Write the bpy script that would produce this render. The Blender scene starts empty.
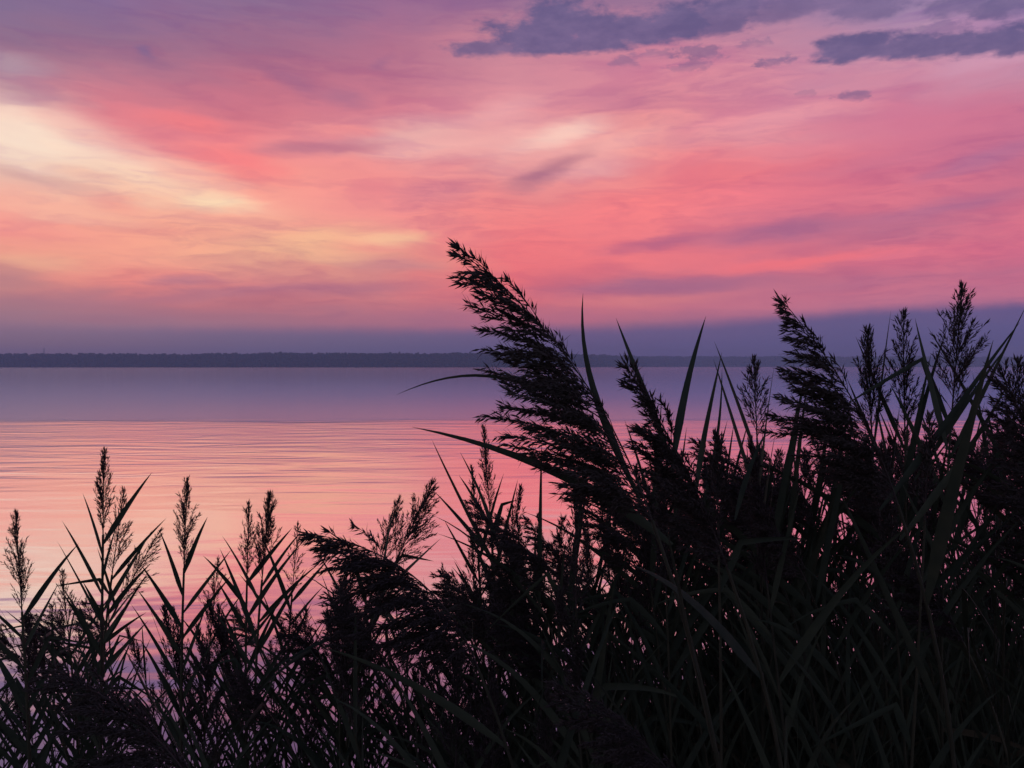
import bpy, math, random
from mathutils import Vector, Matrix, noise as mnoise

R = math.radians
scene = bpy.context.scene
COL = scene.collection

# ------------------------------------------------------------------ camera
CAM_H = 2.2
LENS = 28.0
F = LENS / 36.0 * 1024.0            # focal length in pixels
HORIZON = 366.4                     # pixel row of the true horizon
PITCH = math.atan((384.0 - HORIZON) / F)

cam_data = bpy.data.cameras.new('camera')
cam = bpy.data.objects.new('camera', cam_data)
COL.objects.link(cam)
cam.location = (0, 0, CAM_H)
cam.rotation_euler = (R(90) - PITCH, 0, 0)
cam_data.lens = LENS
cam_data.sensor_width = 36.0
cam_data.clip_start = 0.05
cam_data.clip_end = 60000
scene.camera = cam

# ------------------------------------------------------------------ exposure
vs = scene.view_settings
vs.view_transform = 'Standard'
vs.look = 'None'
vs.exposure = 0.0
vs.gamma = 1.0
vs.use_curve_mapping = False
scene.render.engine = 'CYCLES'
cy = scene.cycles
cy.max_bounces = 4
cy.diffuse_bounces = 1
cy.glossy_bounces = 2
cy.transmission_bounces = 2
cy.transparent_max_bounces = 6
cy.volume_bounces = 1


def lin(c, a=1.0):
    o = []
    for v in c:
        v = max(v, 0) / 255.0
        o.append(v / 12.92 if v <= 0.04045 else ((v + 0.055) / 1.055) ** 2.4)
    return (o[0], o[1], o[2], a)


def ray(px, py):
    """world direction of a photo pixel, scaled to y = 1"""
    x, z = (px - 512.0) / F, -(py - 384.0) / F
    c, s = math.cos(PITCH), math.sin(PITCH)
    y2, z2 = c + z * s, z * c - s
    return Vector((x / y2, 1.0, z2 / y2))


def at(px, py, depth):
    return Vector((0, 0, CAM_H)) + ray(px, py) * depth


# ------------------------------------------------------------------ sky
SUN_EL, SUN_AZ = 1.5, -34.0        # the sun is just going, low behind the clouds on the left


def UW(px, py):
    d = ray(px, py)
    a = math.atan2(d.x, d.y)
    e = math.atan2(d.z, math.hypot(d.x, d.y))
    return 512 + F * a, 366 - F * e, a


def build_world():
    w = bpy.data.worlds.new('World')
    scene.world = w
    w.use_nodes = True
    nt = w.node_tree
    nt.nodes.clear()
    N, L = nt.nodes, nt.links

    def put(sock, v):
        if v is None:
            return
        if isinstance(v, bpy.types.NodeSocket):
            L.new(v, sock)
        else:
            sock.default_value = v

    def mt(op, a, b=None, c=None, clamp=False):
        n = N.new('ShaderNodeMath')
        n.operation = op
        n.use_clamp = clamp
        put(n.inputs[0], a)
        put(n.inputs[1], b)
        put(n.inputs[2], c)
        return n.outputs[0]

    def smooth(v, a, b, lo=0.0, hi=1.0):
        n = N.new('ShaderNodeMapRange')
        n.interpolation_type = 'SMOOTHSTEP'
        n.clamp = False
        put(n.inputs['Value'], v)
        n.inputs['From Min'].default_value = a
        n.inputs['From Max'].default_value = b
        n.inputs['To Min'].default_value = lo
        n.inputs['To Max'].default_value = hi
        return n.outputs['Result']

    def linear(v, a, b, lo=0.0, hi=1.0):
        n = N.new('ShaderNodeMapRange')
        n.clamp = False
        put(n.inputs['Value'], v)
        n.inputs['From Min'].default_value = a
        n.inputs['From Max'].default_value = b
        n.inputs['To Min'].default_value = lo
        n.inputs['To Max'].default_value = hi
        return n.outputs['Result']

    def mix(f, a, b, mode='MIX'):
        n = N.new('ShaderNodeMix')
        n.data_type = 'RGBA'
        n.blend_type = mode
        put(n.inputs[0], f)
        put(n.inputs[6], a)
        put(n.inputs[7], b)
        return n.outputs[2]

    def vec(x, y, z=0.0):
        n = N.new('ShaderNodeCombineXYZ')
        put(n.inputs[0], x)
        put(n.inputs[1], y)
        put(n.inputs[2], z)
        return n.outputs[0]

    def noise(v, scale, detail=4.0, rough=0.5, dist=0.0):
        n = N.new('ShaderNodeTexNoise')
        put(n.inputs['Vector'], v)
        n.inputs['Scale'].default_value = scale
        n.inputs['Detail'].default_value = detail
        n.inputs['Roughness'].default_value = rough
        n.inputs['Distortion'].default_value = dist
        return n

    def split(v):
        n = N.new('ShaderNodeSeparateXYZ')
        put(n.inputs[0], v)
        return n.outputs

    def ramp(f, stops, interp='LINEAR'):
        n = N.new('ShaderNodeValToRGB')
        cr = n.color_ramp
        cr.interpolation = interp
        stops = sorted(stops, key=lambda s: s[0])
        cr.elements[0].position, cr.elements[0].color = stops[0]
        cr.elements[1].position, cr.elements[1].color = stops[-1]
        for p, c in stops[1:-1]:
            e = cr.elements.new(p)
            e.color = c
        put(n.inputs[0], f)
        return n.outputs[0]

    tc = N.new('ShaderNodeTexCoord')
    dx, dy, dz = split(tc.outputs['Generated'])
    az = mt('ARCTAN2', dx, dy)
    el = mt('ARCSINE', dz)
    U = mt('MULTIPLY_ADD', az, F, 512.0)
    W = mt('MULTIPLY_ADD', el, -F, 366.0)

    # drifting of the cloud sheets
    nw = noise(vec(mt('DIVIDE', U, 210.0), mt('DIVIDE', W, 62.0), 3.1), 1.0, 5.0, 0.55)
    wr, wg, wb = split(nw.outputs['Color'])
    nf = noise(vec(mt('DIVIDE', U, 60.0), mt('DIVIDE', W, 12.0), 9.4), 1.0, 4.0, 0.55)
    fr, fg, fb = split(nf.outputs['Color'])
    du = mt('MULTIPLY_ADD', wr, 110.0, -55.0)
    dw = mt('MULTIPLY_ADD', wg, 34.0, -17.0)
    calm = smooth(W, 352.0, 300.0)               # the low bank stays level
    dw = mt('MULTIPLY', mt('MULTIPLY_ADD', fg, 20.0, mt('SUBTRACT', dw, 10.0)), calm)
    du = mt('MULTIPLY', mt('MULTIPLY_ADD', fr, 60.0, mt('SUBTRACT', du, 30.0)), calm)
    UA, WA = mt('ADD', U, du), mt('ADD', W, dw)
    UB, WB = mt('MULTIPLY_ADD', du, 0.6, U), mt('MULTIPLY_ADD', dw, 0.6, W)
    PB = vec(UB, WB)

    rows = [0, 40, 75, 110, 140, 170, 200, 230, 260, 285, 305, 325, 345, 362]
    grid = {
        0: [(130,108,145),(150,112,140),(185,138,155),(245,200,188),(255,225,205),(235,190,175),(255,180,160),(255,155,145),(240,165,140),(195,130,135),(168,120,135),(150,115,140),(117,93,129),(110,90,128)],
        128: [(132,105,148),(152,110,140),(188,118,140),(225,128,140),(244,168,164),(255,208,186),(255,196,168),(255,170,146),(255,168,145),(246,140,132),(185,117,132),(165,120,140),(125,95,132),(115,90,130)],
        256: [(140,108,145),(163,108,138),(185,110,135),(215,120,135),(245,135,140),(255,160,146),(255,166,150),(255,176,150),(250,178,146),(222,132,135),(203,116,126),(178,119,136),(120,91,130),(110,88,128)],
        384: [(158,108,145),(178,112,140),(190,115,140),(220,130,145),(235,155,157),(250,150,146),(250,146,145),(250,152,145),(242,160,140),(226,136,135),(215,124,130),(185,115,135),(115,90,130),(102,86,130)],
        512: [(155,112,148),(195,130,150),(215,140,155),(230,150,160),(245,178,174),(238,158,158),(242,138,138),(252,132,132),(250,121,125),(245,116,121),(225,116,126),(190,110,135),(106,88,130),(96,83,130)],
        640: [(155,116,150),(200,130,155),(220,136,155),(225,140,150),(247,160,156),(250,148,145),(255,134,135),(252,130,134),(250,125,130),(190,111,135),(220,120,134),(180,110,135),(104,85,130),(90,79,126)],
        768: [(145,117,156),(195,135,160),(215,140,160),(222,137,155),(233,150,160),(240,125,136),(240,124,139),(212,116,140),(240,120,131),(212,119,139),(215,120,140),(168,106,140),(100,84,132),(86,76,122)],
        896: [(150,125,165),(190,145,175),(205,140,165),(211,121,150),(215,120,146),(215,115,141),(225,120,140),(195,111,140),(226,116,136),(214,116,140),(210,120,145),(145,104,145),(95,82,130),(85,75,122)],
        1024: [(150,130,170),(185,145,180),(205,140,165),(205,116,146),(200,112,145),(200,110,140),(215,115,140),(232,119,140),(225,115,140),(206,111,140),(208,118,145),(128,100,145),(90,80,130),(82,75,122)],
    }
    TOP = -900.0
    above = [(-50, (138,108,147)), (-130, (118,104,148)), (-240, (98,98,150)), (-420, (84,94,146)), (-900, (66,80,130))]
    fac = linear(WA, TOP, 380.0)
    cols = []
    for px, cs in grid.items():
        stops = [((w_ - TOP) / (380 - TOP), lin(c)) for w_, c in above]
        for py, c in zip(rows, cs):
            u_, w_, a_ = UW(px, py)
            stops.append(((w_ - TOP) / (380 - TOP), lin(c)))
        cols.append((UW(px, 200)[0], ramp(fac, stops)))
    c = cols[0][1]
    for (u0, c0), (u1, c1) in zip(cols[:-1], cols[1:]):
        c = mix(linear(UA, u0, u1), c, c1)

    # soft lit and shaded streaks laid over the sheet: (x, y, rx, ry, tilt, colour, opacity)
    streaks = [
        (26,136,80,25,12,(255,230,208),.78), (75,128,50,10,10,(250,190,178),.45), (90,176,50,6,10,(240,170,158),.5), (105,164,64,10,14,(255,220,196),.5), (172,138,46,14,20,(236,126,137),.55), (207,203,38,8,0,(255,230,188),.8),
        (150,187,110,13,8,(255,214,184),.5), (320,239,60,13,-8,(255,198,152),.65), (392,239,38,7,-2,(255,202,158),.75),
        (332,258,60,8,0,(246,190,150),.5), (560,133,44,9,-10,(255,208,194),.85), (612,143,60,10,-8,(250,182,176),.55),
        (590,166,55,10,-6,(240,174,174),.6), (415,134,62,13,-10,(240,182,176),.7), (352,131,32,6,-4,(255,156,150),.75),
        (500,110,40,9,-15,(246,178,178),.5), (790,116,70,11,-4,(240,162,172),.55), (8,62,42,11,6,(186,158,172),.6),
        (240,160,52,15,12,(255,128,132),.8), (430,148,50,6,-8,(250,186,178),.55), (470,236,40,9,-4,(255,140,138),.45), (195,121,42,10,6,(250,126,130),.65), (700,172,60,22,0,(246,120,130),.45),
        (800,262,90,6,-3,(255,120,126),.7), (640,300,80,5,-2,(238,134,134),.65), (230,98,50,10,5,(205,116,138),.45),
        (600,215,80,18,-4,(255,130,134),.45), (930,256,80,8,-2,(238,120,140),.5), (60,214,70,8,4,(255,188,164),.6),
        (735,120,40,8,-10,(244,150,160),.45), (990,60,60,7,-3,(215,158,184),.6), (40,262,50,7,4,(246,184,152),.5),
        (35,178,66,8,12,(218,168,162),.7), (545,172,46,8,-25,(182,116,136),.85), (325,148,62,6,-5,(196,120,140),.85),
        (285,80,40,8,18,(158,100,136),.6), (345,97,26,8,12,(172,110,140),.65), (380,62,14,5,-22,(162,105,140),.55),
        (440,192,52,12,-12,(222,134,146),.65), (450,166,30,6,-8,(224,134,146),.55), (395,265,48,8,0,(208,134,140),.75),
        (350,290,95,7,-4,(188,114,134),.75), (185,283,42,5,-4,(194,124,140),.75), (220,294,110,5,-6,(190,118,136),.65),
        (70,302,70,9,0,(172,116,136),.6), (150,232,60,4,0,(238,150,142),.55), (665,241,62,7,-8,(192,106,136),.75),
        (790,229,85,9,-4,(174,104,140),.8), (945,207,72,8,-7,(180,110,146),.7), (680,285,140,8,-2,(180,107,138),.85),
        (975,162,66,9,-12,(180,112,150),.7), (870,164,60,7,-4,(206,116,144),.5), (1000,272,55,8,-2,(188,108,140),.55),
        (620,100,75,11,2,(202,124,150),.6), (860,283,90,6,-2,(196,114,142),.55), (15,275,40,12,0,(186,126,136),.55),
        (110,205,40,8,10,(255,158,144),.5), (470,315,70,5,-2,(196,116,136),.5), (560,318,90,5,-2,(204,112,134),.5),
        (137,50,11,4,0,(132,106,146),.7), (250,318,90,4,0,(178,112,130),.5), (110,320,60,4,0,(160,108,132),.5),
    ]
    for (px, py, rx, ry, tilt, colr, op) in streaks:
        u_, w_, a_ = UW(px, py)
        m = N.new('ShaderNodeMapping')
        m.vector_type = 'TEXTURE'
        ch = N.new('ShaderNodeVectorMath')       # chained one after the other: keeps the shader's working memory small
        ch.operation = 'MULTIPLY_ADD'
        L.new(c, ch.inputs[0])
        ch.inputs[1].default_value = (1e-6, 1e-6, 1e-6)
        L.new(PB, ch.inputs[2])
        L.new(ch.outputs[0], m.inputs[0])
        m.inputs['Location'].default_value = (u_, w_, 0)
        m.inputs['Rotation'].default_value = (0, 0, R(tilt))
        m.inputs['Scale'].default_value = (rx * math.cos(a_) ** 2 * 1.05, ry * math.cos(a_) * 1.1, 1)
        ln = N.new('ShaderNodeVectorMath')
        ln.operation = 'LENGTH'
        L.new(m.outputs[0], ln.inputs[0])
        c = mix(smooth(ln.outputs['Value'], 1.45, 0.1, 0.0, op), c, lin(colr))

    # fine fibres in the sheet
    fib = noise(vec(mt('DIVIDE', UA, 110.0), mt('DIVIDE', WA, 17.0), 1.7), 1.0, 4.0, 0.55, 0.6)
    fv = smooth(fib.outputs['Fac'], 0.28, 0.72)
    fv = mt('MULTIPLY', mt('SUBTRACT', fv, 0.5), smooth(W, 345.0, 250.0))
    c = mix(mt('MULTIPLY', mt('MAXIMUM', mt('MULTIPLY', fv, -1.0), 0.0), 0.95), c, (0.80, 0.70, 0.92, 1), 'MULTIPLY')
    c = mix(mt('MULTIPLY', mt('MAXIMUM', fv, 0.0), 0.8), c, (1.14, 1.12, 1.06, 1), 'MULTIPLY')

    # here and there finer broken wisps
    wis = noise(vec(mt('DIVIDE', UB, 48.0), mt('DIVIDE', WB, 7.5), 4.2), 1.0, 4.0, 0.6, 0.8)
    where = mt('MULTIPLY', smooth(wg, 0.42, 0.62), smooth(W, 340.0, 290.0))
    wv = mt('MULTIPLY', smooth(wis.outputs['Fac'], 0.30, 0.70, -0.5, 0.5), where)
    c = mix(mt('MAXIMUM', mt('MULTIPLY', wv, -0.9), 0.0), c, (0.78, 0.70, 0.90, 1), 'MULTIPLY')
    c = mix(mt('MAXIMUM', mt('MULTIPLY', wv, 0.8), 0.0), c, (1.16, 1.12, 1.04, 1), 'MULTIPLY')

    # small ragged cumulus banks high on the right
    ne = noise(vec(mt('DIVIDE', U, 34.0), mt('DIVIDE', W, 15.0), 5.5), 1.0, 5.0, 0.62)
    ragged = linear(ne.outputs['Fac'], 0.32, 0.68, -1.0, 1.0)
    n2 = noise(vec(mt('DIVIDE', U, 12.0), mt('DIVIDE', W, 6.0), 8.3), 1.0, 4.0, 0.6)
    tatter = linear(n2.outputs['Fac'], 0.32, 0.68, -1.0, 1.0)
    ragged = mt('MULTIPLY_ADD', tatter, 0.28, mt('MULTIPLY', ragged, 0.85))
    puffs = [  # x, y, rx, ry, flat base y, opacity
        (505,50,62,9,57,.9), (545,40,60,24,56,1), (562,24,46,24,55,1), (600,34,52,22,53,1), (640,30,56,18,47,1), (672,22,40,18,42,1),
        (718,20,34,18,35,.9), (735,8,40,12,30,.85), (790,8,60,13,22,.7), (865,8,52,14,23,.7), (820,4,60,10,18,.6),
        (838,50,28,14,63,1), (860,50,44,13,62,1), (905,47,48,12,60,1), (950,45,46,12,57,1), (990,42,50,13,54,1), (1030,40,50,14,52,1),
        (940,29,32,7,36,.45), (960,6,40,10,16,.7), (1005,4,46,13,17,.85),
        (628,62,16,6,67,.5), (650,55,20,5,59,.45), (700,53,26,7,60,.6), (692,66,22,4,70,.45), (752,45,16,5,49,.45), (775,62,18,5,66,.65),
        (855,95,20,5,99,.6), (806,94,11,4,97,.3)]
    best = None
    for (px, py, rx, ry, yb, op) in puffs:
        u_, w_, a_ = UW(px, py)
        wb_ = UW(px, yb)[1]
        m = N.new('ShaderNodeMapping')
        m.vector_type = 'TEXTURE'
        L.new(vec(U, W) if best is None else vec(U, mt('MULTIPLY_ADD', best, 1e-6, W)), m.inputs[0])
        m.inputs['Location'].default_value = (u_, w_, 0)
        m.inputs['Scale'].default_value = (rx * math.cos(a_) ** 2, ry * math.cos(a_), 1)
        ln = N.new('ShaderNodeVectorMath')
        ln.operation = 'LENGTH'
        L.new(m.outputs[0], ln.inputs[0])
        v = mt('SUBTRACT', 1.0, ln.outputs['Value'])
        v = mt('MINIMUM', mt('MULTIPLY_ADD', v, 1.15, mt('MULTIPLY', ragged, 0.45) if ry > 7 else mt('MULTIPLY', tatter, 0.6)), mt('DIVIDE', mt('ADD', mt('SUBTRACT', wb_, W), mt('MULTIPLY', ragged, 3.0)), 9.0))
        v = smooth(v, -0.26, 0.50, 0.0, op)
        best = v if best is None else mt('MAXIMUM', best, v)
    shade = mix(smooth(ne.outputs['Fac'], 0.7, 0.3), lin((96, 87, 132)), lin((118, 102, 144)))
    c = mix(mt('MULTIPLY', best, 0.93), c, shade)

    # level haze bank lying on the far shore
    edge = ramp(linear(U, 0.0, 1024.0), [(0.0, (.331,)*3 + (1,)), (0.26, (.330,)*3 + (1,)), (0.5, (.330,)*3 + (1,)), (0.70, (.323,)*3 + (1,)), (0.86, (.312,)*3 + (1,)), (1.0, (.310,)*3 + (1,))])
    edge = mt('MULTIPLY', edge, 1000.0)
    nb = noise(vec(mt('DIVIDE', U, 26.0), mt('DIVIDE', W, 30.0), 2.2), 1.0, 4.0, 0.6)
    dep = mt('ADD', mt('SUBTRACT', W, edge), mt('MULTIPLY_ADD', nb.outputs['Fac'], 7.0, -3.5))
    bank = ramp(linear(U, 0.0, 1024.0), [(0, lin((120, 106, 136))), (.15, lin((123, 106, 138))), (.35, lin((116, 101, 136))), (.55, lin((108, 90, 134))), (.8, lin((93, 86, 134))), (1, lin((88, 84, 136)))])
    low = ramp(linear(U, 0.0, 1024.0), [(0, lin((106, 102, 132))), (.15, lin((110, 102, 132))), (.35, lin((102, 97, 132))), (.55, lin((92, 80, 128))), (1, lin((80, 74, 122)))])
    bank = mix(smooth(W, 330.0, 362.0), bank, low)
    c = mix(smooth(dep, -6.0, 9.0, 0.0, 0.9), c, bank)

    # away from the afterglow the sky is a dim dusk blue, below the horizon dark
    ahead = smooth(mt('ABSOLUTE', az), 1.75, 0.72)
    dusk = ramp(linear(W, -900.0, 366.0), [(0, lin((52, 62, 100))), (.6, lin((94, 104, 134))), (1, lin((132, 132, 152)))])
    c = mix(ahead, dusk, c)
    c = mix(smooth(W, 368.0, 380.0), c, lin((50, 44, 66)))

    sky = N.new('ShaderNodeTexSky')
    sky.sky_type = 'NISHITA'
    sky.sun_disc = False
    sky.sun_elevation = R(SUN_EL)
    sky.sun_rotation = R(SUN_AZ)
    bg1 = N.new('ShaderNodeBackground')
    L.new(sky.outputs[0], bg1.inputs[0])
    bg1.inputs[1].default_value = 0.004
    bg2 = N.new('ShaderNodeBackground')
    L.new(c, bg2.inputs[0])
    bg2.inputs[1].default_value = 1.0
    ad = N.new('ShaderNodeAddShader')
    L.new(bg1.outputs[0], ad.inputs[0])
    L.new(bg2.outputs[0], ad.inputs[1])
    out = N.new('ShaderNodeOutputWorld')
    L.new(ad.outputs[0], out.inputs[0])
    w.cycles.sampling_method = 'MANUAL'
    w.cycles.sample_map_resolution = 512


build_world()

sun_data = bpy.data.lights.new('sun', 'SUN')
sun_data.energy = 0.002             # sun behind cloud at the horizon: hardly any direct light left
sun_data.angle = R(30)
sun_data.color = (1.0, 0.66, 0.5)
sun = bpy.data.objects.new('sun', sun_data)
COL.objects.link(sun)
sdir = Vector((math.sin(R(SUN_AZ)) * math.cos(R(SUN_EL)), math.cos(R(SUN_AZ)) * math.cos(R(SUN_EL)), math.sin(R(SUN_EL))))
sun.rotation_euler = sdir.to_track_quat('Z', 'Y').to_euler()

# ------------------------------------------------------------------ helpers


def tag(o, label=None, cat=None, group=None, kind=None):
    if label:
        o['label'] = label
    if cat:
        o['category'] = cat
    if group:
        o['group'] = group
    if kind:
        o['kind'] = kind
    return o


def mesh_obj(name, verts, faces, material, parent=None, smooth_shade=True):
    me = bpy.data.meshes.new(name)
    me.from_pydata([tuple(v) for v in verts], [], faces)
    me.materials.append(material)
    if smooth_shade:
        me.polygons.foreach_set('use_smooth', [True] * len(me.polygons))
    me.update()
    o = bpy.data.objects.new(name, me)
    COL.objects.link(o)
    if parent:
        o.parent = parent
    return o


def material(name, base, rough=0.7, spec=0.3, vary=0.35, scale=40.0, second=None):
    m = bpy.data.materials.new(name)
    m.use_nodes = True
    nt = m.node_tree
    b = nt.nodes['Principled BSDF']
    b.inputs['Roughness'].default_value = rough
    b.inputs['Specular IOR Level'].default_value = spec
    tc = nt.nodes.new('ShaderNodeTexCoord')
    n = nt.nodes.new('ShaderNodeTexNoise')
    n.inputs['Scale'].default_value = scale
    n.inputs['Detail'].default_value = 3
    nt.links.new(tc.outputs['Object'], n.inputs['Vector'])
    oi = nt.nodes.new('ShaderNodeObjectInfo')
    add = nt.nodes.new('ShaderNodeMath')
    add.operation = 'MULTIPLY_ADD'
    nt.links.new(oi.outputs['Random'], add.inputs[0])
    add.inputs[1].default_value = 0.5
    nt.links.new(n.outputs['Fac'], add.inputs[2])
    mx = nt.nodes.new('ShaderNodeMix')
    mx.data_type = 'RGBA'
    mr = nt.nodes.new('ShaderNodeMapRange')
    mr.inputs['From Min'].default_value = 0.35
    mr.inputs['From Max'].default_value = 1.15
    nt.links.new(add.outputs[0], mr.inputs['Value'])
    nt.links.new(mr.outputs['Result'], mx.inputs[0])
    s = second or tuple(v * (1 + vary * 2) for v in base)
    mx.inputs[6].default_value = (base[0], base[1], base[2], 1)
    mx.inputs[7].default_value = (s[0], s[1], s[2], 1)
    nt.links.new(mx.outputs[2], b.inputs['Base Color'])
    return m


M_LEAF = material('reed_leaf', (0.040, 0.050, 0.034), 0.6, 0.2, second=(0.085, 0.088, 0.052))
M_DRY = material('dry_reed_leaf', (0.10, 0.085, 0.05), 0.75, 0.2, second=(0.17, 0.14, 0.085))
M_STEM = material('reed_stem', (0.05, 0.045, 0.03), 0.6, 0.25, second=(0.10, 0.085, 0.05))
M_PLUME = material('reed_plume', (0.085, 0.060, 0.060), 0.85, 0.1, second=(0.16, 0.12, 0.105))


def translucent(m, amount):
    """let a little light through thin dry husks"""
    nt = m.node_tree
    b = nt.nodes['Principled BSDF']
    t = nt.nodes.new('ShaderNodeBsdfTranslucent')
    x = nt.nodes.new('ShaderNodeMixShader')
    x.inputs[0].default_value = amount
    nt.links.new(b.inputs['Base Color'].links[0].from_socket, t.inputs[0])
    nt.links.new(b.outputs[0], x.inputs[1])
    nt.links.new(t.outputs[0], x.inputs[2])
    nt.links.new(x.outputs[0], nt.nodes['Material Output'].inputs[0])


translucent(M_PLUME, 0.3)
translucent(M_DRY, 0.3)
M_SOIL = material('bank_soil', (0.035, 0.028, 0.022), 0.95, 0.1, second=(0.07, 0.06, 0.045), scale=4)
M_HILL = material('hill_grass', (0.04, 0.05, 0.03), 0.95, 0.1, scale=0.02)
M_WOOD = material('forest_crowns', (0.035, 0.045, 0.03), 0.95, 0.05, second=(0.06, 0.07, 0.045), scale=0.03)
M_MAST = material('mast_steel', (0.25, 0.25, 0.26), 0.6, 0.4, scale=2)


def water_material():
    m = bpy.data.materials.new('lake_water')
    m.use_nodes = True
    nt = m.node_tree
    N, L = nt.nodes, nt.links
    b = N['Principled BSDF']
    b.inputs['IOR'].default_value = 1.33
    b.inputs['Specular IOR Level'].default_value = 0.5
    geo = N.new('ShaderNodeNewGeometry')
    sp = N.new('ShaderNodeSeparateXYZ')
    L.new(geo.outputs['Position'], sp.inputs[0])

    def mt(op, a, b_=None, c=None):
        n = N.new('ShaderNodeMath')
        n.operation = op
        for i, v in enumerate((a, b_, c)):
            if v is None:
                continue
            if isinstance(v, bpy.types.NodeSocket):
                L.new(v, n.inputs[i])
            else:
                n.inputs[i].default_value = v
        return n.outputs[0]

    def ns(sx, sy, seed, detail, rough=0.5, dist=0.0):
        cb = N.new('ShaderNodeCombineXYZ')
        L.new(mt('MULTIPLY', sp.outputs[0], sx), cb.inputs[0])
        L.new(mt('MULTIPLY', sp.outputs[1], sy), cb.inputs[1])
        cb.inputs[2].default_value = seed
        n = N.new('ShaderNodeTexNoise')
        L.new(cb.outputs[0], n.inputs['Vector'])
        n.inputs['Scale'].default_value = 1
        n.inputs['Detail'].default_value = detail
        n.inputs['Roughness'].default_value = rough
        n.inputs['Distortion'].default_value = dist
        return n.outputs['Fac']

    def step(v, a, c, lo=0.0, hi=1.0):
        n = N.new('ShaderNodeMapRange')
        n.interpolation_type = 'SMOOTHSTEP'
        L.new(v, n.inputs['Value'])
        n.inputs['From Min'].default_value = a
        n.inputs['From Max'].default_value = c
        n.inputs['To Min'].default_value = lo
        n.inputs['To Max'].default_value = hi
        return n.outputs['Result']

    # beyond about 32 m the lake lies flatter, reflected slate-blue sky is put into its colours; nearer in small ripples run over calm water
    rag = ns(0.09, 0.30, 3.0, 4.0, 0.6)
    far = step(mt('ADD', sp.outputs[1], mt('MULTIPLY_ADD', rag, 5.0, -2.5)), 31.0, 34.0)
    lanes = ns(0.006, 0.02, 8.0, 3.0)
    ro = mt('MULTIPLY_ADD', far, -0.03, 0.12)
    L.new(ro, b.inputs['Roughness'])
    body_sky = N.new('ShaderNodeMix')
    body_sky.data_type = 'RGBA'
    L.new(far, body_sky.inputs[0])
    body_sky.inputs[6].default_value = (0.02, 0.022, 0.035, 1)
    body_sky.inputs[7].default_value = (0.35, 0.65, 1.0, 1)  # far blue painted in for the sky and haze bank mirrored there
    L.new(body_sky.outputs[2], b.inputs['Base Color'])
    h = mt('ADD', mt('MULTIPLY', ns(0.30, 1.05, 1.0, 2.5, 0.5, 0.5), 0.044), mt('MULTIPLY', ns(1.1, 5.0, 5.0, 2.0), 0.0030))
    patch = step(ns(0.05, 0.16, 6.0, 2.0), 0.3, 0.7, 0.35, 1.0)
    bp = N.new('ShaderNodeBump')
    bp.inputs['Strength'].default_value = 1.0
    bp.inputs['Distance'].default_value = 1.0
    calm = mt('MULTIPLY_ADD', far, mt('MULTIPLY_ADD', lanes, 0.05, -1.0), 1.0)
    L.new(mt('MULTIPLY', mt('MULTIPLY', h, patch), calm), bp.inputs['Height'])
    L.new(bp.outputs[0], b.inputs['Normal'])
    gl = N.new('ShaderNodeBsdfGlossy')
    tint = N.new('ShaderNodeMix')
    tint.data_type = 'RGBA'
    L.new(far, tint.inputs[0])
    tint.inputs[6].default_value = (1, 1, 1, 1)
    tint.inputs[7].default_value = (0.68, 0.92, 1.0, 1)  # reflections pulled towards blue by colour in the far band
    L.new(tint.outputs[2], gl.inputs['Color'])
    L.new(ro, gl.inputs['Roughness'])
    L.new(bp.outputs[0], gl.inputs['Normal'])
    lw = N.new('ShaderNodeLayerWeight')
    lw.inputs['Blend'].default_value = 0.5
    ms = N.new('ShaderNodeMixShader')
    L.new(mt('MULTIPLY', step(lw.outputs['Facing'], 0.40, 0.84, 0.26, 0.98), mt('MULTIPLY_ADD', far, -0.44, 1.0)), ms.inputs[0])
    L.new(b.outputs[0], ms.inputs[1])
    L.new(gl.outputs[0], ms.inputs[2])
    L.new(ms.outputs[0], N['Material Output'].inputs[0])
    return m


# ------------------------------------------------------------------ ground, water, far shore


def gz(x, y):
    """height of the bank and the lake bed"""
    pts = [(-600, 0.9), (-4, 0.62), (0.3, 0.52), (1.0, 0.38), (2.2, 0.05), (3.4, -0.22), (6, -0.55), (20, -1.2), (120, -3.0), (6000, -3.2)]
    z = pts[-1][1]
    for (a, za), (b, zb) in zip(pts[:-1], pts[1:]):
        if y < b:
            t = max(0.0, (y - a) / (b - a))
            z = za + (zb - za) * t
            break
    if -20 < y < 8:
        z += 0.10 * mnoise.noise((x * 0.8, y * 0.9, 3.0)) + 0.05 * min(max(x, -3), 3)
    return z


def shore(x):
    """distance of the far shoreline"""
    t = min(max((x + 100) / 900.0, 0), 1)
    t = t * t * (3 - 2 * t)
    return 2000 + 1500 * t + 60 * mnoise.noise((x / 400.0, 0.3, 0))


def ridge(x):
    t = min(max((x + 100) / 900.0, 0), 1)
    t = t * t * (3 - 2 * t)
    return (31 * (1 - t) + 41.0 * t) * (1 + 0.13 * mnoise.noise((x / 420.0, 5.2, 0)))


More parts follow.
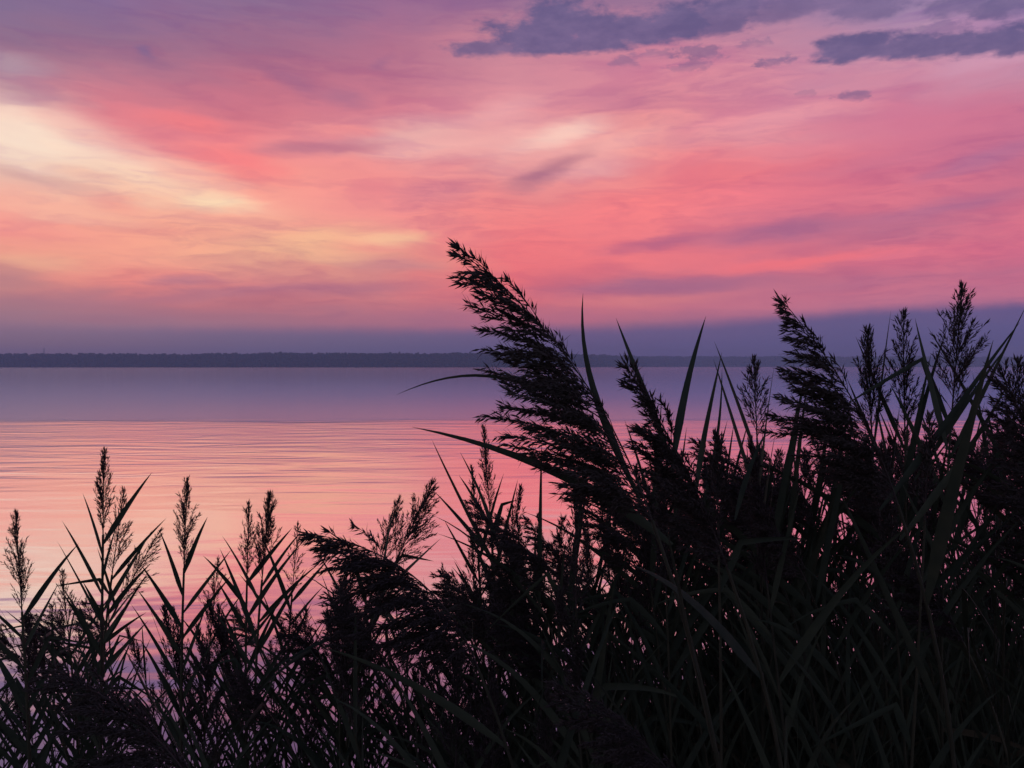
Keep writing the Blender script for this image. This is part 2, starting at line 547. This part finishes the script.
def build_setting():
    # ground: one sheet from behind the camera to the far shore's foot
    ys = [-600, -200, -60, -20, -8] + [-4 + 0.25 * i for i in range(46)] + [8, 10, 14, 20, 40, 80, 160, 400, 900, 1600, 2600, 4650]
    xs = [-6000, -2000, -600, -150, -40, -15, -9] + [-6 + 0.3 * i for i in range(41)] + [9, 15, 40, 150, 600, 2000, 6000]
    v = [(x, y, gz(x, y)) for y in ys for x in xs]
    n = len(xs)
    f = [(j * n + i, j * n + i + 1, (j + 1) * n + i + 1, (j + 1) * n + i) for j in range(len(ys) - 1) for i in range(n - 1)]
    tag(mesh_obj('ground', v, f, M_SOIL), 'dark muddy bank and lake bed under the reeds', 'ground', kind='structure')
    # lake
    v = [(-6500, 1.2, 0), (6500, 1.2, 0), (6500, 4640, 0), (-6500, 4640, 0)]
    tag(mesh_obj('lake_water', v, [(0, 1, 2, 3)], water_material(), smooth_shade=False),
        'pink lit lake with fine ripples, mauve band beyond', 'lake', kind='structure')
    # far hills
    v, f = [], []
    xs = [-3600 + 60 * i for i in range(121)]
    prof = [(0, -4), (12, 1.0), (60, 0.35), (160, 0.75), (300, 1.0), (500, 0.7), (800, -0.2)]
    for x in xs:
        s, r_ = shore(x), ridge(x)
        for k, (dy, hh) in enumerate(prof):
            z = -4 if k == 0 else (1.2 if k == 1 else r_ * hh)
            v.append((x, s + dy, z))
    n = len(prof)
    for i in range(len(xs) - 1):
        for k in range(n - 1):
            f.append((i * n + k, (i + 1) * n + k, (i + 1) * n + k + 1, i * n + k + 1))
    tag(mesh_obj('hills', v, f, M_HILL), 'low hills along the far shore', 'hills', kind='structure')

    def hz(x, dy):
        r_ = ridge(x)
        last = (12, 1.2)
        for d, hh in prof[2:]:
            if dy < d:
                t = (dy - last[0]) / (d - last[0])
                return last[1] + (r_ * hh - last[1]) * t
            last = (d, r_ * hh)
        return last[1]

    # far-off wood, one mass
    rnd = random.Random(5)
    v, f = [], []
    for row, dy in enumerate((16, 40, 80, 130, 190, 260, 310)):
        x = -2400.0
        while x < 2500:
            x += rnd.uniform(5, 11)
            d = dy + rnd.uniform(-12, 12)
            z0 = hz(x, max(d, 12)) - 2
            h = rnd.uniform(10, 15) * (1 + 0.25 * mnoise.noise((x / 90.0, row, 0)))
            rad = rnd.uniform(4.5, 9.0)
            y = shore(x) + d
            b = len(v)
            rings = [(0.0, .7), (.35, 1.0), (.7, .85), (.92, .45)]
            for (t, rr) in rings:
                for k in range(6):
                    a = k * 1.0472 + rnd.uniform(-.3, .3)
                    q = rad * rr * rnd.uniform(.7, 1.2)
                    v.append((x + q * math.cos(a), y + q * math.sin(a), z0 + h * (t + rnd.uniform(-.05, .05))))
            v.append((x + rnd.uniform(-1, 1), y, z0 + h))
            for j in range(3):
                for k in range(6):
                    k2 = (k + 1) % 6
                    f.append((b + j * 6 + k, b + j * 6 + k2, b + (j + 1) * 6 + k2, b + (j + 1) * 6 + k))
            for k in range(6):
                f.append((b + 18 + k, b + 18 + (k + 1) % 6, b + 24))
    tag(mesh_obj('distant_forest', v, f, M_WOOD, smooth_shade=False), 'dark wooded shoreline across the lake', 'forest', kind='stuff')

    # a lattice mast rising out of the wood on the left
    p = at(44, 352, 2250)
    x, y = p.x, p.y
    v, f = [], []

    def bar(a, b_, r_):
        a, b_ = Vector(a), Vector(b_)
        d = (b_ - a).normalized()
        s = d.orthogonal().normalized()
        t = d.cross(s)
        i = len(v)
        for q in (a, b_):
            for k in range(4):
                an = k * math.pi / 2
                v.append(q + (s * math.cos(an) + t * math.sin(an)) * r_)
        for k in range(4):
            k2 = (k + 1) % 4
            f.append((i + k, i + k2, i + 4 + k2, i + 4 + k))
    zb, zt = 20.0, 54.0
    cor = lambda z: [(x + sx * (2.2 - 1.7 * (z - zb) / (zt - zb)), y + sy * (2.2 - 1.7 * (z - zb) / (zt - zb)), z) for sx, sy in ((-1, -1), (1, -1), (1, 1), (-1, 1))]
    lv = [zb + (zt - zb) * i / 7 for i in range(8)]
    for a, b_ in zip(lv[:-1], lv[1:]):
        ca, cb = cor(a), cor(b_)
        for k in range(4):
            bar(ca[k], cb[k], .22)
            bar(ca[k], cb[(k + 1) % 4], .14)
            bar(cb[k], cb[(k + 1) % 4], .14)
    bar((x, y, zt), (x, y, zt + 8), .25)
    tag(mesh_obj('radio_mast', v, f, M_MAST, smooth_shade=False), 'thin lattice mast above the far wood on the left', 'mast')


build_setting()

# haze lying over the lake
HAZE = 0.00027


def build_haze():
    x0, x1, y0, y1, z0, z1 = -7000, 7000, -700, 4700, -6.0, 95.0
    v = [(x, y, z) for z in (z0, z1) for y in (y0, y1) for x in (x0, x1)]
    f = [(0, 2, 3, 1), (4, 5, 7, 6), (0, 1, 5, 4), (2, 6, 7, 3), (0, 4, 6, 2), (1, 3, 7, 5)]
    m = bpy.data.materials.new('haze')
    m.use_nodes = True
    nt = m.node_tree
    nt.nodes.clear()
    pv = nt.nodes.new('ShaderNodeVolumePrincipled')
    pv.inputs['Color'].default_value = (0.77, 0.76, 0.90, 1)
    pv.inputs['Density'].default_value = HAZE
    o = nt.nodes.new('ShaderNodeOutputMaterial')
    nt.links.new(pv.outputs[0], o.inputs['Volume'])
    tag(mesh_obj('haze', v, f, m, smooth_shade=False), 'thin mauve evening haze over the lake', 'haze', kind='stuff')


build_haze()

# ------------------------------------------------------------------ reeds


class Geo:
    def __init__(self):
        self.v, self.f = [], []

    def tube(self, pts, r0, r1, sides=5):
        n = len(pts)
        b = len(self.v)
        up = None
        for i, p in enumerate(pts):
            d = (pts[min(i + 1, n - 1)] - pts[max(i - 1, 0)]).normalized()
            if up is None:
                up = d.orthogonal().normalized()
            s = (up - d * up.dot(d)).normalized()
            up = s
            t = d.cross(s)
            r = r0 + (r1 - r0) * i / (n - 1)
            for k in range(sides):
                a = 2 * math.pi * k / sides
                self.v.append(p + (s * math.cos(a) + t * math.sin(a)) * r)
        for i in range(n - 1):
            for k in range(sides):
                k2 = (k + 1) % sides
                self.f.append((b + i * sides + k, b + i * sides + k2, b + (i + 1) * sides + k2, b + (i + 1) * sides + k))

    def spikelet(self, p, d, length, width):
        """a slender seed husk, pointed at both ends"""
        s = d.orthogonal().normalized()
        t = d.cross(s)
        m = p + d * (length * 0.38)
        b = len(self.v)
        h = width * 0.5
        self.v += [p, m + s * h, m - s * (h * .5) + t * (h * .87), m - s * (h * .5) - t * (h * .87), p + d * length]
        self.f += [(b, b + 1, b + 2), (b, b + 2, b + 3), (b, b + 3, b + 1), (b + 4, b + 2, b + 1), (b + 4, b + 3, b + 2), (b + 4, b + 1, b + 3)]

    def blade(self, pts, width, rnd, fold=0.25, twist=0.0, side=None):
        """a long tapering leaf with a folded midrib"""
        n = len(pts)
        b = len(self.v)
        side = side or Vector((0, 1, 0))
        for i, p in enumerate(pts):
            t = i / (n - 1)
            d = (pts[min(i + 1, n - 1)] - pts[max(i - 1, 0)]).normalized()
            s = d.cross(side)
            if s.length < 1e-4:
                s = d.orthogonal()
            s.normalize()
            u = s.cross(d)
            a = twist * t
            s, u = s * math.cos(a) + u * math.sin(a), u * math.cos(a) - s * math.sin(a)
            w = width * 0.5 * min(1.0, 0.28 + t * 2.9) * max(0.015, (1 - t) ** 0.72)
            self.v += [p + s * w + u * (w * fold), p, p - s * w + u * (w * fold)]
        for i in range(n - 1):
            for k in range(2):
                self.f.append((b + i * 3 + k, b + i * 3 + k + 1, b + (i + 1) * 3 + k + 1, b + (i + 1) * 3 + k))

    def make(self, name, mat, parent=None):
        return mesh_obj(name, self.v, self.f, mat, parent)


def bez(p0, p1, p2, p3, n):
    out = []
    for i in range(n + 1):
        t = i / n
        s = 1 - t
        out.append(p0 * (s ** 3) + p1 * (3 * s * s * t) + p2 * (3 * s * t * t) + p3 * (t ** 3))
    return out


def rvec(rnd):
    while True:
        v = Vector((rnd.uniform(-1, 1), rnd.uniform(-1, 1), rnd.uniform(-1, 1)))
        if 0.05 < v.length < 1:
            return v.normalized()


def along(pts, t):
    x = min(max(t, 0), 1) * (len(pts) - 1)
    i = min(int(x), len(pts) - 2)
    return pts[i].lerp(pts[i + 1], x - i), (pts[i + 1] - pts[i]).normalized()


def panicle(g, axis, rnd, reach, style, n_branch, spk=(0.011, 0.0030), wind=None, taper=0.55):
    """axis: list of points from the foot to the tip of the flower head; reach: the longest side branch"""
    g.tube(axis, 0.0016, 0.0006, 4)
    sag = 0.28 if style == 'plume' else 0.0
    wind = wind or Vector((0, 0, 0))
    sl, sw = spk
    hairs = 0.9 if style == 'plume' else 0.5
    for i in range(n_branch):
        t = ((i + rnd.random()) / n_branch) ** (1.25 if style == 'plume' else 1.0)
        if style == 'plume':
            prof = (0.5 + 0.5 * min(t / 0.15, 1)) * (1 - t) ** taper
            spread, turn = rnd.uniform(0.2, 0.75), (1 - t) ** 0.5
        elif style == 'open':
            prof = (0.35 + 0.65 * min(t / 0.2, 1)) * (1 - t) ** 0.75
            spread, turn = rnd.uniform(0.3, 0.7) * (1 - 0.7 * t), 0.25
        else:
            prof = (0.45 + 0.55 * min(t / 0.2, 1)) * (1 - t) ** 0.6
            spread, turn = rnd.uniform(0.14, 0.5) * (1 - 0.75 * t), 0.25
        L = reach * prof * (rnd.uniform(0.4, 1.15) if style == 'plume' else rnd.uniform(0.55, 1.1)) + 0.012
        p, d = along(axis, t * 0.97)
        rad = rvec(rnd)
        if style == 'plume':                                    # the wind lays every branch over to the lee side
            rad = rad - wind * (1.6 * min(0.0, rad.dot(wind)))
        rad = (rad - d * rad.dot(d)).normalized()
        d0 = (d * 0.9 + rad * spread + wind * (0.35 * turn)).normalized()
        d1 = (d * 0.55 + rad * spread * 0.7 + wind * turn + Vector((0, 0, -sag * (1 - t))) + rvec(rnd) * 0.12).normalized()
        if style == 'open':
            d1 = (d1 + Vector((0, 0, -0.12))).normalized()
        br = bez(p, p + d0 * L * .35, p + d0 * L * .5 + d1 * L * .2, p + d0 * L * .5 + d1 * L * .55, 5)
        g.tube(br, 0.0006, 0.0003, 3)
        nb = max(2, int(L / (0.0062 if style == 'plume' else 0.0095)))
        for k in range(nb):
            u = 0.18 + 0.82 * (k + rnd.random() * .8) / nb
            q, e = along(br, u)
            sub = (e * 0.9 + rvec(rnd) * (0.24 if style == 'plume' else 0.34) + wind * (0.15 * turn)).normalized()
            l2 = min(0.35 * L, 0.045) * (1.1 - u * 0.6) * rnd.uniform(.5, 1.1)
            end = q + sub * l2
            if l2 > 0.012:
                g.tube([q, q.lerp(end, .5) + rvec(rnd) * .0008, end], 0.0004, 0.00025, 3)
            m = max(2, int(l2 / (sl * 0.42)))
            for j in range(m):
                s_ = q.lerp(end, (j + rnd.random() * .6) / m)
                dd = (sub + rvec(rnd) * 0.55 + Vector((0, 0, -0.22 * turn))).normalized()
                g.spikelet(s_, dd, sl * rnd.uniform(.7, 1.3), sw * rnd.uniform(.7, 1.2))
                if hairs and rnd.random() < hairs:              # silky hairs between the husks
                    g.spikelet(s_, (dd + rvec(rnd) * 0.7).normalized(), sl * rnd.uniform(.8, 1.5), sw * 0.28)
        q, e = along(br, 1)
        for j in range(3):
            g.spikelet(q - e * (j * .004), (e + rvec(rnd) * .25).normalized(), sl * rnd.uniform(.9, 1.3), sw)
    p, d = along(axis, 1)
    for j in range(4):
        g.spikelet(p - d * (j * .005), (d + rvec(rnd) * .15).normalized(), sl * 1.2, sw)


def leaf_path(p, stem_dir, az_dir, length, open_angle, droop, rnd, n=9):
    d = (stem_dir * math.cos(open_angle) + az_dir * math.sin(open_angle)).normalized()
    pts = [p.copy()]
    step = length / n
    q = p.copy()
    kink = rnd.uniform(.35, .75) if rnd.random() < 0.22 else 9     # some blades are broken over
    fall = rnd.uniform(.6, 1.6)
    for i in range(n):
        t = (i + 1) / n
        dd = (d + az_dir * (droop * 0.5 * t) + Vector((0, 0, -1)) * (droop * t * t + (fall if t > kink else 0)) + az_dir * (0.4 * fall if t > kink else 0)).normalized()
        q = q + dd * step
        pts.append(q.copy())
    return pts


def reed_root(foot, label, group=None):
    o = bpy.data.objects.new('reed', None)
    o.empty_display_size = 0.05
    COL.objects.link(o)
    o.location = foot
    tag(o, label, 'reed', group)
    return o


def auto_leaves(stem, rnd, n, lo, hi, length, width, angle=(22, 42), droop=(0.0, 0.35), plane=None):
    out = []
    a0 = rnd.uniform(0, math.pi) if plane is None else plane
    for i in range(n):
        t = lo + (hi - lo) * (i + rnd.uniform(0.2, 0.8)) / n
        p, d = along(stem, t)
        a = a0 + (math.pi if i % 2 else 0) + rnd.uniform(-.6, .6)
        az = Vector((math.cos(a), math.sin(a), 0))
        az = (az - d * az.dot(d)).normalized()
        L = length * rnd.uniform(.7, 1.2)
        pts = leaf_path(p, d, az, L, R(rnd.uniform(*angle)), rnd.uniform(*droop), rnd)
        side = az.cross(d)
        out.append((pts, width * rnd.uniform(.7, 1.15), side, rnd.uniform(-.5, .5)))
    return out


def build_reed(label, tip, base, foot, style, reach, n_branch, seed, spk=(0.011, 0.003), bow=0.0, wind=None, taper=0.55, leaves=(), group=None,
               n_leaf=7, leaf_len=0.30, leaf_w=0.02, droop=(0.0, 0.3), angle=(20, 40), stem_r=0.0036, leaf_range=(0.35, 0.97), each_leaf=True, plane=None):
    """one reed: stem from foot to the flower head's base, flower head from base to tip, long leaves"""
    rnd = random.Random(seed)
    root = reed_root(foot, label, group)
    o = Vector(foot)
    T, B = tip - o, base - o
    ax = T - B
    perp = Vector((0, 0, 1)).cross(Vector((0, 1, 0)))
    perp = Vector((ax.z, 0, -ax.x)).normalized()           # to the right of the axis, in the picture plane
    c1 = B + ax * .33 + perp * (bow * ax.length)
    c2 = B + ax * .66 + perp * (bow * ax.length)
    axis = bez(B, c1, c2, T, 14)
    d0 = (axis[1] - axis[0]).normalized()
    h = B.length
    stem = bez(Vector((0, 0, -0.12)), Vector((0, 0, 0.45 * h)), B - d0 * (0.32 * h), B, 18)
    g = Geo()
    g.tube(stem, stem_r * 1.25, stem_r * 0.5, 6)
    for k in range(2, 17, 2):                               # swollen joints
        p, d = along(stem, k / 18)
        r = stem_r * (1.25 - .75 * k / 18) * 1.35
        g.tube([p - d * .006, p, p + d * .006], r * .8, r, 6)
    g.make('stem', M_STEM, root)
    if n_branch:
        g = Geo()
        panicle(g, axis, rnd, reach, style, n_branch, spk, wind, taper)
        g.make('panicle', M_PLUME, root)
    lv = auto_leaves(stem, rnd, n_leaf, leaf_range[0], leaf_range[1], leaf_len, leaf_w, angle, droop, plane)
    for pts, w in leaves:
        pts = [p - o for p in pts]
        lv.append((pts, w, Vector((0, 1, 0.15)), rnd.uniform(-.3, .3)))
    if each_leaf:
        for pts, w, side, tw in lv:
            g = Geo()
            g.blade(pts, w, rnd, side=side, twist=tw)
            g.make('leaf', M_LEAF, root)
    else:
        g = Geo()
        for pts, w, side, tw in lv:
            g.blade(pts, w, rnd, side=side, twist=tw)
        g.make('foliage', M_LEAF, root)
        for pts, w, side, tw in auto_leaves(stem, rnd, 2, 0.25, 0.75, leaf_len * .9, leaf_w, (35, 80), (0.5, 1.6)):
            g = Geo()
            g.blade(pts, w, rnd, side=side, twist=tw * 2)
            g.make('dry_leaf', M_DRY, root)
    return root


def px_leaf(pix, depth, w, n=12):
    """a leaf through photo pixels [(x, y), ...] (4 of them), at a depth"""
    a = [at(x, y, depth + k * 0.02) for k, (x, y) in enumerate(pix)]
    return (bez(a[0], a[1], a[2], a[3], n), w)


def foot_of(px, depth, dx=0.0):
    x = at(px, 366, depth).x + dx
    return (x, depth, gz(x, depth))


def hero(label, tip, base, Y, foot_px, style='plume', **kw):
    if style != 'plume':
        kw['n_branch'] = int(kw['n_branch'] * 1.7)
    lean = kw.pop('dy', 0.0)
    return build_reed(label, at(tip[0], tip[1], Y - lean), at(base[0], base[1], Y), foot_of(foot_px, Y + 0.12), style, **kw)


LEFTWIND = Vector((-1.0, 0.0, 0.05))

# --- the large wind-blown plumes close to the camera
hero('largest reed with big feathery plume leaning left against the pink sky', (456, 245), (652, 520), 1.05, 742, 'plume',
     reach=0.195, n_branch=84, seed=1, taper=0.80, spk=(0.0135, 0.0029), bow=0.10, wind=Vector((-0.95, -0.05, 0.02)), n_leaf=4, leaf_len=0.36, leaf_w=0.026, stem_r=0.0048,
     leaves=[px_leaf([(672, 545), (612, 494), (522, 448), (412, 427)], 1.09, 0.021),
             px_leaf([(560, 400), (500, 366), (450, 370), (396, 395)], 1.07, 0.0065),
             px_leaf([(640, 500), (596, 410), (578, 360), (583, 293)], 1.06, 0.014)])
hero('reed with a dense dark plume and spiky leaf just right of the largest plume', (624, 362), (728, 570), 1.15, 790, 'plume',
     reach=0.125, n_branch=80, seed=2, taper=0.9, spk=(0.013, 0.0028), bow=0.04, wind=Vector((-0.55, 0, 0.12)), n_leaf=4, leaf_len=0.34, leaf_w=0.025, stem_r=0.0045,
     leaves=[px_leaf([(668, 450), (648, 400), (632, 360), (616, 318)], 1.14, 0.013),
             px_leaf([(672, 470), (682, 400), (692, 360), (706, 316)], 1.14, 0.015)])
hero('reed with a heavy left leaning plume rising behind the right hand thicket', (779, 297), (898, 505), 1.2, 950, 'plume',
     reach=0.18, n_branch=88, seed=3, taper=1.15, spk=(0.0135, 0.0029), bow=0.07, wind=Vector((-0.85, 0, -0.02)), n_leaf=4, leaf_len=0.36, leaf_w=0.026, stem_r=0.0046)
hero('reed with a plume bowed nearly flat to the left over the lower middle', (304, 533), (478, 668), 1.15, 520, 'plume',
     reach=0.155, n_branch=92, seed=4, spk=(0.013, 0.0028), bow=0.20, taper=0.8, wind=Vector((-0.5, 0, -0.6)), n_leaf=4, leaf_len=0.34, leaf_w=0.024, stem_r=0.0044)
hero('reed with a dark drooping plume low in the bottom left corner', (52, 672), (196, 790), 1.1, 240, 'plume',
     reach=0.12, n_branch=60, seed=5, spk=(0.013, 0.0028), bow=0.12, wind=Vector((-0.6, 0, -0.25)), n_leaf=3, leaf_len=0.32, leaf_w=0.024, stem_r=0.0044)
hero('reed with a bushy plume cut off at the right edge of the view', (1000, 372), (1062, 545), 1.25, 1100, 'plume',
     reach=0.12, n_branch=60, seed=6, spk=(0.013, 0.0028), bow=0.05, wind=Vector((-0.55, 0, 0.0)), n_leaf=4, leaf_len=0.34, leaf_w=0.025)
hero('reed with a small dark plume sunk low at the bottom centre', (560, 690), (690, 800), 1.1, 720, 'plume',
     reach=0.10, n_branch=50, seed=7, spk=(0.013, 0.0028), bow=0.10, wind=Vector((-0.6, 0, -0.1)), n_leaf=3, leaf_len=0.34, leaf_w=0.025)

# --- upright heads against sky and far water on the right
R_UP = dict(n_leaf=11, leaf_len=0.28, leaf_w=0.014, angle=(8, 30), droop=(0.0, 0.15), spk=(0.0105, 0.0021), leaf_range=(0.6, 1.0), taper=1.1)
hero('tall upright reed with an open feathery head topping the right side', (962, 288), (952, 412), 1.5, 962, 'open', reach=0.105, n_branch=40, seed=11, **R_UP)
hero('upright reed with a slender head just left of the tall open head', (903, 313), (905, 440), 1.6, 912, 'open', reach=0.085, n_branch=36, seed=12, **R_UP)
hero('shorter upright reed with a narrow head between two plumes on the right', (868, 333), (872, 440), 1.6, 880, 'narrow', reach=0.095, n_branch=34, seed=13, **R_UP)
hero('reed with a short blunt head standing alone left of the right hand plume', (754, 362), (757, 438), 1.55, 764, 'open', reach=0.06, n_branch=28, seed=14, **R_UP)
hero('reed with a small head and stiff leaves at the far right edge', (1018, 362), (1012, 450), 1.6, 1016, 'open', reach=0.08, n_branch=30, seed=15, **R_UP)
hero('leafy reed whose two long blades fan out to the right of the open head', (930, 420), (925, 520), 1.3, 900, 'narrow', reach=0.05, n_branch=20, seed=16,
     n_leaf=4, leaf_len=0.3, leaf_w=0.02,
     leaves=[px_leaf([(880, 510), (930, 450), (975, 380), (1020, 322)], 1.28, 0.017),
             px_leaf([(915, 480), (955, 420), (985, 375), (1008, 345)], 1.3, 0.013),
             px_leaf([(948, 450), (935, 400), (925, 360), (915, 318)], 1.3, 0.014),
             px_leaf([(900, 540), (950, 480), (985, 430), (1010, 380)], 1.26, 0.018)])
hero('leafy reed with upright sword leaves in the gap before the right plume', (716, 440), (718, 520), 1.3, 722, 'narrow', reach=0.05, n_branch=22, seed=17,
     n_leaf=4, leaf_len=0.26, leaf_w=0.018,
     leaves=[px_leaf([(695, 500), (702, 440), (712, 400), (722, 352)], 1.28, 0.013),
             px_leaf([(700, 520), (715, 460), (722, 420), (722, 368)], 1.3, 0.009),
             px_leaf([(735, 520), (745, 480), (755, 450), (768, 430)], 1.3, 0.012)])

# --- slim upright reeds standing in front of the open water, left half
L_UP = dict(n_leaf=17, leaf_len=0.215, leaf_w=0.0165, spk=(0.0100, 0.0020), angle=(16, 38), droop=(0.0, 0.18), leaf_range=(0.54, 1.0), stem_r=0.0058, taper=1.15)
hero('upright reed with a slim head at the left edge of the view', (16, 515), (22, 612), 2.0, 26, 'narrow', reach=0.085, n_branch=34, seed=21, plane=0.2, **L_UP)
hero('tallest reed of the left group with a pale plumy head and fanned leaves', (104, 453), (103, 535), 2.0, 92, 'narrow', reach=0.075, n_branch=34, seed=22, plane=0.0, **L_UP)
hero('reed with a looser head close beside the tallest reed on the left', (124, 490), (112, 575), 2.15, 108, 'open', reach=0.08, n_branch=28, seed=23, plane=0.3, **L_UP)
hero('reed whose soft head nods right between the first and second tall left reeds', (160, 530), (118, 605), 2.2, 120, 'open', reach=0.085, n_branch=26, seed=24, plane=2.9, **L_UP)
hero('reed with a narrow spear head and crossing leaves, second tall one from left', (187, 482), (184, 568), 2.0, 180, 'narrow', reach=0.075, n_branch=32, seed=25, plane=0.1, **L_UP)
hero('slim reed with a dark pointed head left of a denser twin headed reed', (249, 505), (247, 580), 2.1, 250, 'narrow', reach=0.06, n_branch=28, seed=26, plane=0.2, **L_UP)
hero('reed with a thick dark head and sturdy stem in the middle of the left group', (270, 497), (262, 580), 1.9, 266, 'narrow', reach=0.085, n_branch=36, seed=27, plane=0.0, **L_UP)
hero('thin pale reed with a sparse faint head right of the sturdy stemmed reed', (298, 524), (292, 595), 2.3, 290, 'open', reach=0.055, n_branch=20, seed=28, plane=0.1, **L_UP)
hero('short reed with a fuzzy head low between the two leftmost tall reeds', (62, 572), (70, 650), 2.3, 74, 'open', reach=0.08, n_branch=28, seed=29, plane=0.4, **L_UP)
hero('short reed with a bushy head tucked low beside the spear headed reed', (218, 560), (210, 640), 2.4, 208, 'open', reach=0.08, n_branch=28, seed=30, plane=0.4, **L_UP)

# --- the middle, in front of the pink water
hero('reed with a broad brushy head bent right above the flat bowed plume', (432, 484), (392, 570), 1.75, 380, 'open', reach=0.10, n_branch=40, seed=31, **L_UP)
hero('reed with a second brushy head just behind the broad bent one', (398, 500), (375, 580), 1.95, 366, 'open', reach=0.08, n_branch=30, seed=32, **L_UP)
hero('slender reed with a tall thin head left of the largest plume', (484, 430), (490, 515), 1.9, 500, 'narrow', reach=0.06, n_branch=30, seed=33,
     leaves=[px_leaf([(535, 640), (490, 560), (450, 480), (432, 440)], 1.6, 0.013), px_leaf([(500, 560), (490, 510), (475, 480), (460, 452)], 1.85, 0.012)], **L_UP)
hero('slender reed with a thin head lower and left of the tall thin one', (472, 470), (478, 555), 1.95, 480, 'narrow', reach=0.055, n_branch=26, seed=34, **L_UP)
hero('reed with a ragged loose head under the long leaf of the largest plume', (520, 488), (508, 580), 1.9, 515, 'open', reach=0.075, n_branch=32, seed=35, **L_UP)
hero('reed with a fine head half hidden below the largest plume', (562, 520), (560, 610), 1.8, 570, 'open', reach=0.08, n_branch=32, seed=36, **L_UP)
hero('reed with a small pale head peeping over the bowed plume', (352, 560), (345, 635), 2.1, 340, 'open', reach=0.07, n_branch=26, seed=37, **L_UP)

# --- the rest of the reed bed: kinds of reed, each copied
rnd = random.Random(77)
KINDS = []
for k in range(10):
    h = 1.35 + 0.1 * k
    st = ('open', 'narrow', 'plume')[k % 3]
    lean = rnd.uniform(-0.12, 0.05)
    foot = (0, 0, 0)
    base = Vector((lean, rnd.uniform(-.05, .05), h * 0.86))
    plen = rnd.uniform(.19, .26)
    dirx = -0.75 if st == 'plume' else rnd.uniform(-.3, .12)
    tip = base + Vector((dirx, 0, 1)).normalized() * plen
    o = build_reed('x', tip, base, foot, st, rnd.uniform(.06, .10), 52, 200 + k, spk=(0.011, 0.0026), bow=0.06 if st == 'plume' else 0,
                   wind=Vector((-0.6, 0, -0.05)) if st == 'plume' else None, n_leaf=20, leaf_len=0.31, leaf_w=0.017,
                   angle=(9, 38), droop=(0.0, 0.7), leaf_range=(0.15, 1.0), each_leaf=False)
    KINDS.append((o, max(tip.z, base.z)))


def copy_reed(src, loc, rz, s, label, group):
    r = src.copy()
    COL.objects.link(r)
    r.location = loc
    r.rotation_euler = (rnd.uniform(-.05, .05), rnd.uniform(-.06, .04), rz)
    r.scale = (s, s, s)
    tag(r, label, 'reed', group)
    for ch in list(src.children):
        c = ch.copy()
        COL.objects.link(c)
        c.parent = r
    return r


def contour(px):
    pts = [(-200, 640), (0, 588), (60, 600), (200, 602), (300, 588), (380, 580), (450, 590), (520, 555), (600, 500), (660, 462), (720, 452), (800, 440), (900, 430), (1024, 418), (1300, 420)]
    for (a, ya), (b, yb) in zip(pts[:-1], pts[1:]):
        if px <= b:
            return ya + (yb - ya) * (px - a) / (b - a)
    return pts[-1][1]


BEDS = [  # x range, depth range, how many, tallest below the contour, label, group
    (-90, 200, 1.9, 3.4, 30, 'dark reed in the thin bottom left fringe with water showing between stems', 'reeds of the bottom left fringe'),
    (200, 350, 1.8, 3.2, 26, 'dark reed in the low tangle left of the bowed plume', 'reeds of the low tangle left of the bowed plume'),
    (350, 520, 1.5, 3.0, 34, 'dark reed in the tangle beneath the bowed plume', 'reeds beneath the bowed plume'),
    (520, 700, 1.35, 3.0, 48, 'dark reed in the thick stand below the largest plume', 'reeds below the largest plume'),
    (700, 870, 1.35, 3.2, 56, 'dark reed in the black thicket below the right hand plume', 'reeds below the right hand plume'),
    (870, 1120, 1.35, 3.2, 66, 'dark reed in the black thicket at the lower right corner', 'reeds of the lower right corner'),
]
first = set()
for (xa, xb, ya, yb, n, label, group) in BEDS:
    for i in range(n):
        px = xa + (xb - xa) * (i + rnd.random()) / n
        Y = rnd.uniform(ya, yb)
        top = contour(px) + abs(rnd.gauss(0, 1)) * 70
        z = at(px, top, Y).z
        x = at(px, 366, Y).x
        z0 = gz(x, Y)
        h = z - z0
        kind, kh = min(KINDS, key=lambda k: abs(k[1] - h) + rnd.random() * .25)
        s = min(max(h / kh, 0.5), 1.25)
        loc = (x, Y, z0 - max(0, kh * s - h))
        if id(kind) not in first:
            first.add(id(kind))
            kind.location = loc
            kind.scale = (s, s, s)
            tag(kind, label, 'reed', group)
        else:
            copy_reed(kind, loc, rnd.uniform(-.7, .7), s, label, group)
for kind, kh in KINDS:
    if id(kind) not in first:
        for ch in list(kind.children):
            bpy.data.objects.remove(ch)
        bpy.data.objects.remove(kind)

# --- young shoots and old litter round the feet of the reeds: nobody could count them
rnd = random.Random(31)
g = Geo()
for i in range(20000):
    px = rnd.uniform(470, 1250) if rnd.random() < 0.45 else rnd.uniform(-150, 1250)
    right = min(max((px - 250) / 350.0, 0), 1)
    if rnd.random() > 0.16 + 0.84 * right:
        continue
    Y = rnd.uniform(1.45, 4.2)
    x = at(px, 366, Y).x
    z0 = gz(x, Y)
    top = contour(px) + rnd.uniform(60, 330) - 30 * right
    h = max(0.2, at(px, top, Y).z - z0) * rnd.uniform(.55, 1.0)
    a = rnd.uniform(0, 6.283)
    az = Vector((math.cos(a), math.sin(a), 0))
    p = Vector((x, Y, z0 - .03))
    pts = leaf_path(p, Vector((0, 0, 1)), az, h, R(rnd.uniform(2, 16)), rnd.uniform(0, .45), rnd, 7)
    g.blade(pts, rnd.uniform(.006, .013 + .011 * right), rnd, side=az.cross(Vector((0, 0, 1))))
tag(g.make('undergrowth', M_LEAF), 'dense dark grass and young shoots round the feet of the reeds', 'undergrowth', kind='stuff')
